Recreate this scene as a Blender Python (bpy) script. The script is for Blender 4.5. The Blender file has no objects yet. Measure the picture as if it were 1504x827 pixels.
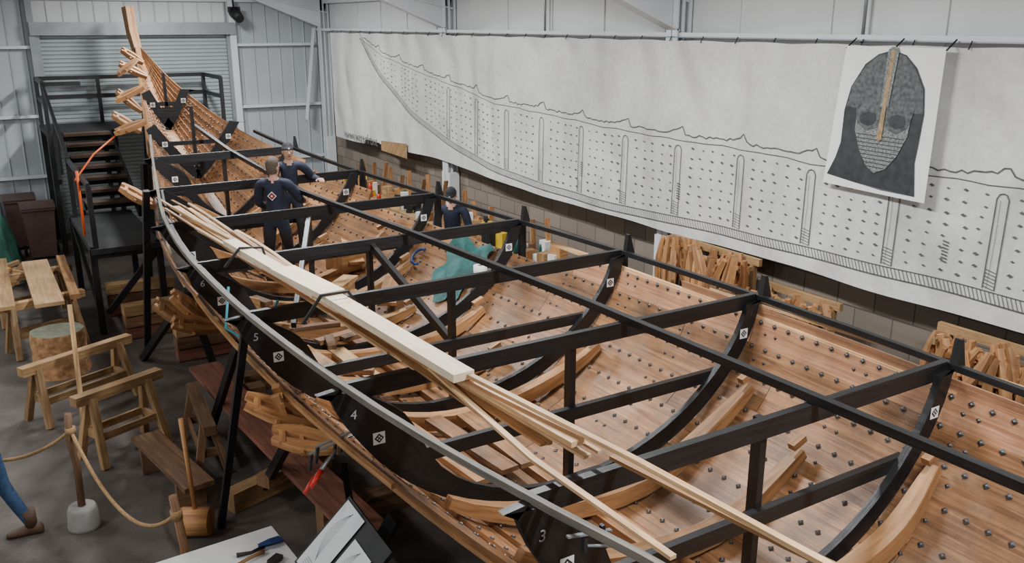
import bpy, math, random
from mathutils import Vector, Euler, Matrix
random.seed(7)
V=Vector
COL=bpy.context.collection
# ------------------------------------------------------------------ materials
def newmat(name):
    m=bpy.data.materials.new(name); m.use_nodes=True
    nt=m.node_tree; b=nt.nodes["Principled BSDF"]
    return m,nt,b
def paint(name,col,rough=0.5,var=0.12,scale=6,metal=0.0,bump=0.0):
    m,nt,b=newmat(name)
    tc=nt.nodes.new("ShaderNodeTexCoord"); n=nt.nodes.new("ShaderNodeTexNoise"); n.inputs["Scale"].default_value=scale; n.inputs["Detail"].default_value=5
    nt.links.new(tc.outputs["Object"],n.inputs["Vector"])
    r=nt.nodes.new("ShaderNodeValToRGB")
    r.color_ramp.elements[0].position=0.3; r.color_ramp.elements[1].position=0.72
    r.color_ramp.elements[0].color=tuple(c*(1-var) for c in col)+(1,)
    r.color_ramp.elements[1].color=tuple(min(1,c*(1+var)) for c in col)+(1,)
    nt.links.new(n.outputs["Fac"],r.inputs["Fac"]); nt.links.new(r.outputs[0],b.inputs["Base Color"])
    b.inputs["Roughness"].default_value=rough; b.inputs["Metallic"].default_value=metal
    if bump:
        bp=nt.nodes.new("ShaderNodeBump"); bp.inputs["Strength"].default_value=bump; bp.inputs["Distance"].default_value=0.02
        nt.links.new(n.outputs["Fac"],bp.inputs["Height"]); nt.links.new(bp.outputs[0],b.inputs["Normal"])
    return m
def wood(name,c1,c2,rough=0.6,rnd=0.35,gs=(1.1,16),stain=0.25,grey=0.0):
    m,nt,b=newmat(name); N=nt.nodes; Lk=nt.links
    uv=N.new("ShaderNodeUVMap"); uv.uv_map="UVMap"
    rn=N.new("ShaderNodeUVMap"); rn.uv_map="rnd"
    sp=N.new("ShaderNodeSeparateXYZ"); Lk.new(rn.outputs[0],sp.inputs[0])
    mp=N.new("ShaderNodeMapping"); mp.inputs["Scale"].default_value=(gs[0],gs[1],1)
    Lk.new(uv.outputs[0],mp.inputs[0])
    ad=N.new("ShaderNodeVectorMath"); ad.operation='ADD'
    sc=N.new("ShaderNodeVectorMath"); sc.operation='SCALE'; sc.inputs["Scale"].default_value=37
    Lk.new(rn.outputs[0],sc.inputs[0]); Lk.new(mp.outputs[0],ad.inputs[0]); Lk.new(sc.outputs[0],ad.inputs[1])
    n=N.new("ShaderNodeTexNoise"); n.inputs["Scale"].default_value=1.6; n.inputs["Detail"].default_value=8; n.inputs["Roughness"].default_value=.6; n.inputs["Distortion"].default_value=0.8
    Lk.new(ad.outputs[0],n.inputs["Vector"])
    r=N.new("ShaderNodeValToRGB"); r.color_ramp.elements[0].position=0.34; r.color_ramp.elements[1].position=0.66
    r.color_ramp.elements[0].color=c1+(1,); r.color_ramp.elements[1].color=c2+(1,)
    Lk.new(n.outputs["Fac"],r.inputs["Fac"])
    tco=N.new("ShaderNodeTexCoord")
    n2=N.new("ShaderNodeTexNoise"); n2.inputs["Scale"].default_value=1.7; n2.inputs["Detail"].default_value=8; n2.inputs["Roughness"].default_value=.65
    Lk.new(tco.outputs["Object"],n2.inputs["Vector"])
    mr=N.new("ShaderNodeMapRange"); mr.inputs["From Min"].default_value=0.35; mr.inputs["From Max"].default_value=0.65
    mr.inputs["To Min"].default_value=1-stain; mr.inputs["To Max"].default_value=1+stain*0.5
    Lk.new(n2.outputs["Fac"],mr.inputs["Value"])
    m2=N.new("ShaderNodeMapRange"); m2.inputs["To Min"].default_value=1-rnd; m2.inputs["To Max"].default_value=1+rnd*0.6
    Lk.new(sp.outputs["X"],m2.inputs["Value"])
    mu=N.new("ShaderNodeMath"); mu.operation='MULTIPLY'; Lk.new(mr.outputs[0],mu.inputs[0]); Lk.new(m2.outputs[0],mu.inputs[1])
    src=r.outputs[0]
    if grey:
        n3=N.new("ShaderNodeTexNoise"); n3.inputs["Scale"].default_value=3.1; n3.inputs["Detail"].default_value=9; n3.inputs["Roughness"].default_value=.7; Lk.new(tco.outputs["Object"],n3.inputs["Vector"])
        g=N.new("ShaderNodeMapRange"); g.inputs["From Min"].default_value=.50; g.inputs["From Max"].default_value=.66; g.inputs["To Max"].default_value=grey; Lk.new(n3.outputs["Fac"],g.inputs["Value"])
        mx=N.new("ShaderNodeMix"); mx.data_type='RGBA'; Lk.new(g.outputs[0],mx.inputs[0]); Lk.new(src,mx.inputs[6]); mx.inputs[7].default_value=(.23,.145,.09,1); src=mx.outputs[2]
    vs=N.new("ShaderNodeVectorMath"); vs.operation='SCALE'; Lk.new(src,vs.inputs[0]); Lk.new(mu.outputs[0],vs.inputs["Scale"])
    Lk.new(vs.outputs[0],b.inputs["Base Color"]); b.inputs["Roughness"].default_value=rough
    bp=N.new("ShaderNodeBump"); bp.inputs["Strength"].default_value=0.35; bp.inputs["Distance"].default_value=0.01
    Lk.new(n.outputs["Fac"],bp.inputs["Height"]); Lk.new(bp.outputs[0],b.inputs["Normal"])
    return m
M={}
M['plank']=wood("oak_planking",(0.185,0.078,0.030),(0.43,0.215,0.092),0.5,0.32,gs=(.8,20),stain=.42,grey=.75)
M['pink']=wood("fresh_oak_planking",(0.28,0.125,0.062),(0.48,0.25,0.135),0.55,0.15,gs=(.8,20),stain=.3,grey=.55)
M['rib']=wood("oak_rib_timber",(0.25,0.112,0.040),(0.48,0.255,0.105),0.55,0.25)
M['oakdark']=wood("weathered_oak",(0.13,0.062,0.03),(0.29,0.155,0.075),0.7,0.35)
M['redwood']=wood("red_stained_plank",(0.15,0.055,0.035),(0.29,0.12,0.075),0.6,0.2)
M['pine']=wood("pine_lath",(0.46,0.26,0.115),(0.70,0.46,0.25),0.55,0.4)
M['white']=wood("pale_planed_board",(0.78,0.60,0.39),(0.90,0.77,0.58),0.5,0.06,stain=0.08)
M['trestle']=wood("trestle_softwood",(0.28,0.155,0.065),(0.52,0.32,0.15),0.65,0.3)
M['greywood']=wood("grey_weathered_batten",(0.11,0.10,0.085),(0.23,0.20,0.165),0.6,0.15)
M['clampw']=wood("clamp_hardwood",(0.30,0.125,0.042),(0.58,0.30,0.12),0.6,0.45)
M['black']=wood("black_painted_timber",(0.006,0.006,0.007),(0.014,0.014,0.015),0.42,0.2,stain=0.3)
M['steel']=paint("iron_rove",(0.035,0.034,0.036),0.5,0.3,30,0.3)
M['rovecap']=paint("rove_bright",(0.34,0.34,0.35),0.35,0.2,30,0.6)
M['stick']=paint("sticker_white",(0.8,0.8,0.8),0.5,0.03)
M['blackflat']=paint("matt_black",(0.012,0.012,0.013),0.6)
M['chalk']=paint("chalk_white",(0.36,0.36,0.36),0.8,0.4,60)
M['whitep']=paint("white_painted_steel",(0.70,0.72,0.74),0.45,0.04,3)
# ------------------------------------------------------------------ builder
class B:
    def __init__(s): s.v=[]; s.f=[]
    def poly(s,pts,mat,uvs=None,rnd=0.5,smooth=False):
        i=len(s.v); s.v+= [tuple(p) for p in pts]
        if uvs is None: uvs=[(p[0],p[1]+p[2]) for p in pts]
        s.f.append((tuple(range(i,i+len(pts))),mat,uvs,rnd,smooth))
    def grid(s,rows,mat,uvr=None,rnd=0.5,smooth=True,closed=False,caps=False):
        i=len(s.v); n=len(rows[0])
        for r in rows: s.v+=[tuple(p) for p in r]
        for a in range(len(rows)-1):
            for b in range(n if closed else n-1):
                c=(b+1)%n
                idx=(i+a*n+b,i+a*n+c,i+(a+1)*n+c,i+(a+1)*n+b)
                if uvr: u=[uvr(a,b),uvr(a,b+1),uvr(a+1,b+1),uvr(a+1,b)]
                else: u=[(s.v[k][0],s.v[k][1]+s.v[k][2]) for k in idx]
                s.f.append((idx,mat,u,rnd,smooth))
        if caps:
            for a in (0,len(rows)-1):
                idx=tuple(i+a*n+b for b in range(n))
                if a==0: idx=idx[::-1]
                s.f.append((idx,mat,[(s.v[k][0],s.v[k][1]) for k in idx],rnd,False))
    def sweep(s,pts,w,h,mat,up=(0,0,1),rnd=None):
        if rnd is None: rnd=random.random()
        pts=[V(p) for p in pts]; up=V(up); rows=[]; us=[0]
        for k,p in enumerate(pts):
            d=(pts[min(k+1,len(pts)-1)]-pts[max(k-1,0)]).normalized()
            sd=d.cross(up)
            if sd.length<1e-4: sd=d.cross(V((1,0,0)))
            sd.normalize(); u2=sd.cross(d).normalized()
            ww=w[k] if isinstance(w,(list,tuple)) else w; hh=h[k] if isinstance(h,(list,tuple)) else h
            rows.append([p+sd*ww/2+u2*hh/2,p-sd*ww/2+u2*hh/2,p-sd*ww/2-u2*hh/2,p+sd*ww/2-u2*hh/2])
            if k: us.append(us[-1]+(p-pts[k-1]).length)
        w0=w if not isinstance(w,(list,tuple)) else w[0]; h0=h if not isinstance(h,(list,tuple)) else h[0]
        vv=[0,w0,w0+h0,2*w0+h0,2*w0+2*h0]
        s.grid(rows,mat,lambda a,b:(us[a],vv[b]),rnd,False,True,True)
    def beam(s,p0,p1,w,h,mat,up=(0,0,1),rnd=None): s.sweep([p0,p1],w,h,mat,up,rnd)
    def box(s,c,sz,mat,rz=0,rnd=None):
        c=V(c); a=V((math.cos(rz),math.sin(rz),0))
        L=a*sz[0]/2; s.sweep([c-L,c+L],sz[1],sz[2],mat,(0,0,1),rnd)
    def tube(s,pts,r,mat,n=8,rnd=None,caps=True):
        if rnd is None: rnd=random.random()
        pts=[V(p) for p in pts]; rows=[]; us=[0]
        ref=V((0.13,0.31,0.94))
        for k,p in enumerate(pts):
            d=(pts[min(k+1,len(pts)-1)]-pts[max(k-1,0)]).normalized()
            a=d.cross(ref)
            if a.length<0.05: a=d.cross(V((1,0,0)))
            a.normalize(); b=d.cross(a)
            rr=r[k] if isinstance(r,(list,tuple)) else r
            rows.append([p+(a*math.cos(t)+b*math.sin(t))*rr for t in [2*math.pi*j/n for j in range(n)]])
            if k: us.append(us[-1]+(p-pts[k-1]).length)
        s.grid(rows,mat,lambda a,b:(us[a],b*0.05),rnd,True,True,caps)
    def ell(s,c,r,mat,n=12,m=8,rot=None,rnd=0.5):
        c=V(c); rows=[]
        for a in range(m+1):
            ph=-math.pi/2+math.pi*a/m
            row=[]
            for b in range(n):
                t=2*math.pi*b/n
                p=V((r[0]*math.cos(ph)*math.cos(t),r[1]*math.cos(ph)*math.sin(t),r[2]*math.sin(ph)))
                if rot: p=rot@p
                row.append(c+p)
            rows.append(row)
        s.grid(rows,mat,lambda a,b:(a*.05,b*.05),rnd,True,True,False)
    def make(s,name,parent=None):
        me=bpy.data.meshes.new(name); me.from_pydata(s.v,[],[f[0] for f in s.f])
        uv=me.uv_layers.new(name="UVMap"); rn=me.uv_layers.new(name="rnd")
        keys=[]
        for f in s.f:
            if f[1] not in keys: keys.append(f[1])
        for k in keys: me.materials.append(M[k])
        for p,f in zip(me.polygons,s.f):
            p.material_index=keys.index(f[1]); p.use_smooth=f[4]
            for j,l in enumerate(p.loop_indices):
                uv.data[l].uv=f[2][j]; rn.data[l].uv=(f[3],(f[3]*7.13)%1)
        me.update()
        ob=bpy.data.objects.new(name,me); COL.objects.link(ob)
        if parent: ob.parent=parent
        return ob
def empty(name):
    e=bpy.data.objects.new(name,None); COL.objects.link(e); e.empty_display_size=0.2; return e
def text(name,body,size,mat,mtx,parent):
    c=bpy.data.curves.new(name,"FONT"); c.body=body; c.size=size; c.align_x='CENTER'; c.align_y='CENTER'; c.materials.append(M[mat]); c.extrude=0.0005
    o=bpy.data.objects.new(name,c); COL.objects.link(o); o.parent=parent; o.matrix_world=mtx; return o
def interp(tab):
    xs=[a for a,_ in tab]; ys=[b for _,b in tab]; n=len(xs)
    def sl(i):
        if i==0: return (ys[1]-ys[0])/(xs[1]-xs[0])
        if i==n-1: return (ys[-1]-ys[-2])/(xs[-1]-xs[-2])
        a=(ys[i]-ys[i-1])/(xs[i]-xs[i-1]); b=(ys[i+1]-ys[i])/(xs[i+1]-xs[i])
        return 0 if a*b<=0 else 2*a*b/(a+b)
    S=[sl(i) for i in range(n)]
    def f(x):
        if x<=xs[0]: return ys[0]
        if x>=xs[-1]: return ys[-1]
        i=max(j for j in range(n-1) if xs[j]<=x); h=xs[i+1]-xs[i]; t=(x-xs[i])/h
        return ys[i]*(2*t**3-3*t**2+1)+h*S[i]*(t**3-2*t**2+t)+ys[i+1]*(-2*t**3+3*t**2)+h*S[i+1]*(t**3-t**2)
    return f
# ------------------------------------------------------------------ hull shape
HW=interp([(-1.5,1.15),(0,1.32),(1.38,1.46),(2.5,1.58),(3.15,1.67),(4.0,1.77),(4.92,1.84),(6.7,1.89),(8.5,1.84),(10.25,1.69),(12,1.40),(13.8,1.07),(15.5,0.74),(17.8,0.32),(19.4,0.03)])
ZS=interp([(-6,2.22),(3,2.2),(8.5,2.18),(10.25,2.22),(12,2.32),(13.8,2.48),(15.5,2.74),(17.8,3.35),(19.4,4.0)])
ZB=interp([(-6,0.95),(8.5,0.95),(10,1.0),(12,1.12),(13.8,1.4),(15.5,1.85),(17.8,2.72),(19.4,3.88)])
CX=interp([(-1.5,3.86),(0,3.82),(1.38,3.75),(2.5,3.69),(3.15,3.64),(4.92,3.55),(6.7,3.49),(10.25,3.39),(15.5,3.24),(19.4,3.13)])
def sec(Y,t):
    v=min(1,max(0,(Y-9)/6.5)); v=v*v*(3-2*v)
    if t>1: e=t-1; return HW(Y)+0.12*e, ZS(Y)+e
    th=t*math.pi/2
    s=(1-v)*math.sin(th)+v*(t*0.94+0.06*math.sin(th)); z=(1-v)*(1-math.cos(th)**1.26)+v*(t**1.2)
    return s*HW(Y), ZB(Y)+(ZS(Y)-ZB(Y))*z
def nrm(Y,t):
    a=sec(Y,max(0,t-0.01)); b=sec(Y,min(t+0.01,1.0)); dx,dz=b[0]-a[0],b[1]-a[1]; l=math.hypot(dx,dz) or 1
    return -dz/l,dx/l
def hp(Y,side,t,off=0.0):
    x,z=sec(Y,t)
    if t<=0.001: nx,nz=0,1
    else: nx,nz=nrm(Y,t)
    x+=nx*off; z+=nz*off
    return V((CX(Y)+side*x,Y,z))
ship=empty("wooden_longship")
NS=9
b=B(); riv=B()
def rove(y,side,tt,off,r):
    p=hp(y,side,tt,off); nx,nz=nrm(y,tt); nn=V((side*nx,0,nz))
    ty=V((0,1,0)); tx=nn.cross(ty).normalized()
    top=p+nn*0.008; q=[p+tx*r,p+ty*r,p-tx*r,p-ty*r]
    for j in range(4): riv.poly([q[j],q[(j+1)%4],top],'steel')
    r2=r*.34; top=p+nn*.014; pb=p+nn*.006; q=[pb+tx*r2,pb+ty*r2,pb-tx*r2,pb-ty*r2]
    for j in range(4): riv.poly([q[j],q[(j+1)%4],top],'rovecap')
def spans(side,i):
    if side==-1:
        return [({6:10.9,7:12.6,8:14.2}.get(i,-1.5),19.4)]
    if i==7: return [(-1.5,7.4),(11.6,19.4)]
    if i==8: return [(-1.5,5.85),(13.4,19.4)]
    return [(-1.5,19.4)]
for side in (-1,1):
    for i in range(NS):
      for (y0,yE) in spans(side,i):
        cuts=[y0]
        y=y0+random.uniform(2,4.5)
        while y<yE-2: cuts.append(y); y+=random.uniform(3.0,5.0)
        cuts.append(yE)
        t0=max(0.0,i/NS-0.018); t1=(i+1)/NS
        if side==1 and i==8: t1=0.955
        for a,c in zip(cuts[:-1],cuts[1:]):
            n=max(2,int((c-a)/0.3)); rows=[]
            ysn=[a+(c-0.006-a)*k/n for k in range(n+1)]
            for yy in ysn:
                k=min(1,max(0.15,HW(yy)/0.5)); r=[]
                for q in (0,0.5,1): r.append(hp(yy,side,t0+(t1-t0)*q,(-0.038*(1-q))*k))
                for q in (1,0.5,0): r.append(hp(yy,side,t0+(t1-t0)*q,(-0.038*(1-q)-0.028)*k))
                rows.append(r)
            mat='plank'
            if side==1 and i>=7 and a<6: mat='pink'
            vv=[0,.12,.25,.27,.4,.52,.55]
            b.grid(rows,mat,lambda p,q:(ysn[p],vv[q]),random.random(),False,True,True)
        y=y0+0.1
        while y<min(18.8,yE):
            if i<8: rove(y,side,(i+1)/NS-0.010,.004,.0235)
            y+=0.145
        if i<8:
            yc=1.1
            while yc<18:
                if y0<yc<yE-.2:
                    for dy in (0,0.11): rove(yc+dy,side,(i+0.5)/NS,-.015,.020)
                yc+=0.89
b.make("clinker_planking",ship); riv.make("iron_roves",ship)
# keel and stem
b=B()
kp=[]
yy=-1.5
while yy<19.3: kp.append((CX(yy),yy,ZB(yy)-0.06)); yy+=0.4
b.sweep(kp+[(CX(19.35),19.42,3.86)],0.16,0.2,'plank')
b.sweep([(3.13,18.6,3.02),(3.13,19.1,3.45),(3.13,19.42,3.9),(3.10,19.6,4.25),(3.08,19.66,4.72)],[0.13,0.13,0.14,0.16,0.17],[0.28,0.26,0.24,0.2,0.18],'rib')
b.sweep([(3.13,18.0,2.72),(3.13,18.9,3.22),(3.13,19.5,3.85)],0.1,0.16,'rib')
b.make("keel_and_stem",ship)
# oak ribs
b=B()
for yr,ta,tb in [(1.3,-.5,.5),(2.95,-.2,.64),(3.85,-.5,.5),(4.6,-.50,.62),(6.38,-.56,.52),(7.3,-.4,.3),(8.18,-.5,.45),(9.1,-.5,.3),(9.95,-.5,.5),(10.8,-.4,.62),(11.65,-.5,.4),(12.5,-.6,.55),(13.4,-.5,.5)]:
    pts=[];ws=[];hs=[]
    for k in range(17):
        t=ta+(tb-ta)*k/16; sd=-1 if t<0 else 1
        pts.append(hp(yr+0.02*math.sin(k*.7+yr),sd,abs(t),0.055+0.05*(1-abs(2*k/16-1)**2)))
        e=1-abs(2*k/16-1)**3*0.45; ws.append(0.13*e); hs.append(0.13*e)
    b.sweep(pts,ws,hs,'rib',(0,0.02,1))
    p=pts[-1]; b.beam(p+V((-.12,0,.07)),p+V((0,0,.12)),0.06,0.05,'rib')
b.make("oak_ribs",ship)
# black mould frames
FR=[-0.4,1.38,3.15,4.92,6.7,8.47,10.25,12.0,13.8,15.5,17.3]
NUM={3.15:"3",4.92:"4",6.7:"5",8.47:"6",10.25:"7"}
for fi,Y in enumerate(FR):
    fr=B(); d=0.025
    hw=HW(Y); k=min(1,0.35+hw/1.86*0.65)
    outer=[];inner=[]
    NT=36
    for j in range(NT+1):
        t=-1.03+j*(2.25)/NT if Y<14.5 else -1.0+2.05*j/NT
        sd=-1 if t<0 else 1; a=abs(t)
        if sd==-1:
            ins=0.15+0.20*math.exp(-((a-0.70)/0.2)**2)-0.04*max(0,(a-0.85)/0.15)
        else:
            ins=0.16-0.02*a if a<=1 else 0.14-0.45*(a-1)
        ins*=k
        if Y>14: ins=0.16
        o=hp(Y,sd,a,0.012-(.05*max(0,a-.75)/.25 if sd<0 else 0)); i_=hp(Y,sd,a,ins)
        if a<0.06 and i_: i_=V((o.x,Y,o.z+ins-.0))
        outer.append(o); inner.append(i_)
    rows=[]
    for o,i_ in zip(outer,inner):
        dy=V((0,d,0)); rows.append([o-dy,i_-dy,i_+dy,o+dy])
    fr.grid(rows,'black',lambda a,b_:(a*.1,b_*.2),random.random(),False,True,True)
    zs=ZS(Y); zb=ZB(Y)
    if Y<14.5:
        zt=zs-0.0
        xl=CX(Y)-hw*0.965; xr=CX(Y)+hw*1.0
        fr.beam((xl,Y+.05,zt-.02),(xr,Y+.05,zt),0.05,0.12,'black')
        zm=zb+(zs-zb)*0.52
        sx=hw*0.80
        fr.beam((CX(Y)-sx,Y+.05,zm),(CX(Y)+sx,Y+.05,zm+.02),0.05,0.10,'black')
        fr.beam((CX(Y)+.02,Y+.10,zb+.1),(CX(Y)+.02,Y+.10,zt+.03),0.075,0.05,'black',(1,0,0))
    else:
        zt=zs-0.28*(zs-zb)
        fr.beam((CX(Y)-hw*0.8,Y+.03,zt),(CX(Y)+hw*.8,Y+.03,zt),0.04,0.07,'black')
        fr.poly([(CX(Y)-hw*.33,Y-.03,zb+.26),(CX(Y)+hw*.33,Y-.03,zb+.26),(CX(Y)+hw*.5,Y-.03,zb+.45),(CX(Y)-hw*.5,Y-.03,zb+.45)],'black')
        fr.beam((CX(Y),Y+.04,zb+.1),(CX(Y),Y+.04,zs+.35),0.06,0.05,'black',(1,0,0))
    def sticker(X,Z,s=0.042):
        y=Y-d-.004
        fr.poly([(X-s,y,Z-s),(X+s,y,Z-s),(X+s,y,Z+s),(X-s,y,Z+s)],'stick')
        q=s*.8; fr.poly([(X-q,y-.001,Z),(X,y-.001,Z-q),(X+q,y-.001,Z),(X,y-.001,Z+q)],'blackflat')
        for dx,dz in((-.3,0),(.3,0),(0,.3),(0,-.3)):
            q=s*.17; cx=X+dx*s;cz=Z+dz*s
            fr.poly([(cx-q,y-.002,cz),(cx,y-.002,cz-q),(cx+q,y-.002,cz),(cx,y-.002,cz+q)],'stick')
    p=hp(Y,-1,0.72,0.12*k); sticker(p.x,p.z)
    p=hp(Y,1,0.8,0.09*k); sticker(p.x,p.z)
    fr.make("mould_frame",ship)
    if Y in NUM:
        p=hp(Y,-1,0.86,0.07)
        text("chalk_number",NUM[Y],0.09,'chalk',Matrix.Translation((p.x,Y-d-.006,p.z))@Euler((math.pi/2,math.radians(8),0)).to_matrix().to_4x4(),ship)
# rails
b=B()
lp=[];rp=[];yy=-1.5
while yy<=15.2:
    lp.append((CX(yy)-HW(yy)+.05,yy,ZS(yy)+0.05)); rp.append((CX(yy)+HW(yy)+.02,yy,ZS(yy)+.03)); yy+=0.5
b.sweep(lp,0.034,0.04,'greywood',rnd=.5)
b.sweep([V(p)+V((.05,0,-.04)) for p in lp[:28]],0.03,0.04,'black',rnd=.5)
b.sweep(rp,0.045,0.045,'black',rnd=.5)
b.sweep([(5.2,-1,2.08),(5.32,3,2.05),(5.40,5,2.05),(5.40,8,2.05)],0.03,0.05,'pine')
b.sweep([(5.2,-1,2.27),(5.38,2.7,2.22),(5.42,5.5,2.15)],0.035,0.025,'pine')
for tt,a,c,m in((.80,9,14,'trestle'),(.90,8,15,'oakdark'),(.70,4.5,10,'rib'),(.60,-1,6,'rib')):
    n=int((c-a)/.5); b.sweep([hp(a+(c-a)*k/n,-1,tt,-.06) for k in range(n+1)],.03,.035,m)
b.sweep([(4.1,-1.0,2.30),(4.04,2,2.29),(4.0,5.4,2.28),(3.85,8.4,2.28),(3.58,11,2.32),(3.42,14,2.52),(3.36,16,2.72)],0.055,0.055,'black',rnd=.4)
b.beam((3.47,8.52,2.15),(3.55,6.8,1.55),0.05,0.08,'black')
b.beam((3.40,10.3,2.15),(2.6,8.6,1.4),0.05,0.07,'black')
b.beam((2.3,6.75,2.1),(3.2,8.4,1.4),0.05,0.06,'black')
b.make("sheer_rails_and_braces",ship)
# supports
b=B()
for Y in FR:
    if Y>13: continue
    xo=CX(Y)+HW(Y)+.1
    b.beam((xo,Y+.12,0),(xo,Y+.12,ZS(Y)+.02),0.07,0.07,'black',(1,0,0))
    b.beam((CX(Y)-.9,Y+.3,.0+.1),(CX(Y)+1.1,Y+.3,.1),0.2,0.2,'oakdark')
    b.box((CX(Y),Y+.3,.33),(.5,.25,.26),'trestle'); b.box((CX(Y),Y+.3,(.46+ZB(Y)-.16)/2+.0),(.3,.2,ZB(Y)-.16-.46),'oakdark')
b.beam((1.66,6.75,2.12),(1.45,7.45,0),0.045,0.06,'black',(1,0,0))
b.beam((1.85,12,2.35),(1.72,12.6,0),0.08,0.08,'black',(1,0,0))
b.beam((1.95,10.25,1.5),(1.60,12.3,0),0.07,0.09,'black')
b.beam((1.9,10.3,1.45),(2.3,10.9,0),0.06,0.08,'black')
b.beam((2.0,6.7,1.2),(1.95,7.9,0),0.06,0.09,'black')
b.beam((2.1,4.95,1.2),(1.9,5.7,0),0.06,0.10,'black')
b.beam((2.3,3.2,1.3),(1.95,3.9,0),0.06,0.10,'black')
b.beam((2.5,4.2,1.1),(2.25,4.4,0),0.06,0.08,'black')
b.beam((2.0,8.5,1.35),(1.8,9.4,0),0.06,0.08,'black')
b.beam((2.1,5.9,1.15),(2.35,6.4,0),0.05,0.05,'black')
b.beam((2.4,15.5,2.2),(2.3,15.7,0),0.08,0.08,'black'); b.beam((3.9,15.5,2.2),(4.1,15.7,0),0.08,0.08,'black')
b.beam((2.9,17.9,2.9),(2.8,18.1,0),0.08,0.08,'black'); b.beam((3.4,17.9,2.9),(3.5,18.1,0),0.08,0.08,'black')
b.make("support_stocks",ship)
# loose timber inside the hull
b=B()
for p0,p1,w,m in [((2.7,7.0,1.22),(2.55,8.3,1.25),.2,'rib'),((2.95,6.9,1.2),(2.9,8.2,1.2),.16,'trestle'),((3.1,5.1,1.2),(3.0,6.2,1.2),.15,'plank'),((2.85,5.05,1.2),(2.75,6.2,1.2),.14,'rib'),
        ((3.3,5.15,1.17),(3.3,6.2,1.17),.15,'plank'),((3.6,9.3,1.2),(3.75,10.1,1.2),.25,'trestle'),((4.1,10.6,1.4),(4.4,11.7,1.5),.2,'rib'),((3.9,9.2,1.25),(4.3,9.9,1.35),.22,'plank')]:
    b.beam(p0,p1,w,.04,m)
b.box((4.15,10.9,1.42),(.6,.35,.3),'rib',.3); b.box((3.75,10.2,1.22),(.5,.2,.2),'trestle',.8)
for k in range(7):
    x=random.uniform(2.6,3.3); y=random.uniform(7.2,10.4); b.box((x,y,1.16+.05*random.random()+.15*abs(x-3.4)),(random.uniform(.2,.6),random.uniform(.06,.14),.05),random.choice(['rib','oakdark','oakdark']),random.random()*3)
b.make("loose_boards_in_hull",ship)

# ------------------------------------------------------------------ battens
b=B()
for k in range(24):
    x0=2.02+random.uniform(-.20,.20); x1=2.42+random.uniform(-.16,.10)
    y0=10.9+random.uniform(-1.9,.7); y1=3.2+random.uniform(-.05,2.2)
    z=2.285+0.020*(k%4); w=random.choice([.025,.035,.05])
    f=lambda y:x0+(x1-x0)*(10.8-y)/7.6
    pts=[(f(y0+(y1-y0)*q/8)+.03*math.sin(q*.8+k),y0+(y1-y0)*q/8,z+.015*math.sin(q*.39)) for q in range(9)]
    b.sweep(pts,w,.016,'pine' if k%3 else 'rib')
b.sweep([(2.03,7.6,2.385),(2.37,3.25,2.40)],.09,.03,'pine',rnd=.9)
b.make("lath_bundle")
b=B()
b.beam((1.97,8.35,2.42),(2.12,6.3,2.42),.12,.05,'white',rnd=.8)
b.beam((2.10,6.45,2.46),(2.24,4.2,2.45),.14,.05,'white',rnd=.9)
b.beam((2.03,6.9,2.49),(2.12,6.0,2.50),.2,.03,'white',rnd=.6)
b.make("pale_boards")
b=B(); b.sweep([(2.06,6.2,2.43),(2.3,4,2.45),(2.45,2.9,2.44),(2.68,1.3,2.37)],.035,.022,'pine',rnd=.95)
b.sweep([(2.55,3.2,2.30),(2.7,2.2,2.29),(2.9,1.2,2.28)],.05,.02,'rib'); b.make("long_lath")
b=B(); b.sweep([(2.22,4.6,2.37),(2.2,3.4,2.29),(2.25,2.4,2.27)],.035,.018,'pine',rnd=.9); b.make("bent_lath")
M['bluerope']=paint("blue_cord",(0.03,0.25,0.30),.7)
b=B(); b.sweep([(1.85,5.9,2.34),(2.0,5.9,2.53),(2.2,5.9,2.53),(2.35,5.9,2.3)],.02,.02,'blackflat'); b.sweep([(1.8,7.9,2.3),(1.95,7.9,2.46),(2.15,7.9,2.44),(2.2,7.9,2.25)],.02,.02,'blackflat')
b.tube([(1.75,7.6,2.2),(1.65,7.4,1.9),(1.85,7.2,1.75),(2.0,7.0,2.2)],.012,'bluerope'); b.make("lashing_straps")

# ------------------------------------------------------------------ room
def brickmat():
    m,nt,b_=newmat("blockwork"); N=nt.nodes;Lk=nt.links
    tc=N.new("ShaderNodeTexCoord"); sp=N.new("ShaderNodeSeparateXYZ"); cb=N.new("ShaderNodeCombineXYZ")
    Lk.new(tc.outputs["Object"],sp.inputs[0]); Lk.new(sp.outputs["Y"],cb.inputs["X"]); Lk.new(sp.outputs["Z"],cb.inputs["Y"])
    br=N.new("ShaderNodeTexBrick"); br.inputs["Scale"].default_value=1; br.inputs["Brick Width"].default_value=.45; br.inputs["Row Height"].default_value=.225; br.inputs["Mortar Size"].default_value=.008
    br.inputs["Color1"].default_value=(.25,.205,.16,1); br.inputs["Color2"].default_value=(.18,.15,.12,1); br.inputs["Mortar"].default_value=(.10,.085,.075,1)
    Lk.new(cb.outputs[0],br.inputs["Vector"]); Lk.new(br.outputs["Color"],b_.inputs["Base Color"]); b_.inputs["Roughness"].default_value=.9
    bp=N.new("ShaderNodeBump"); bp.inputs["Strength"].default_value=.4; bp.inputs["Distance"].default_value=.01; bp.invert=True; Lk.new(br.outputs["Fac"],bp.inputs["Height"]); Lk.new(bp.outputs[0],b_.inputs["Normal"])
    return m
M['block']=brickmat()
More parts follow.
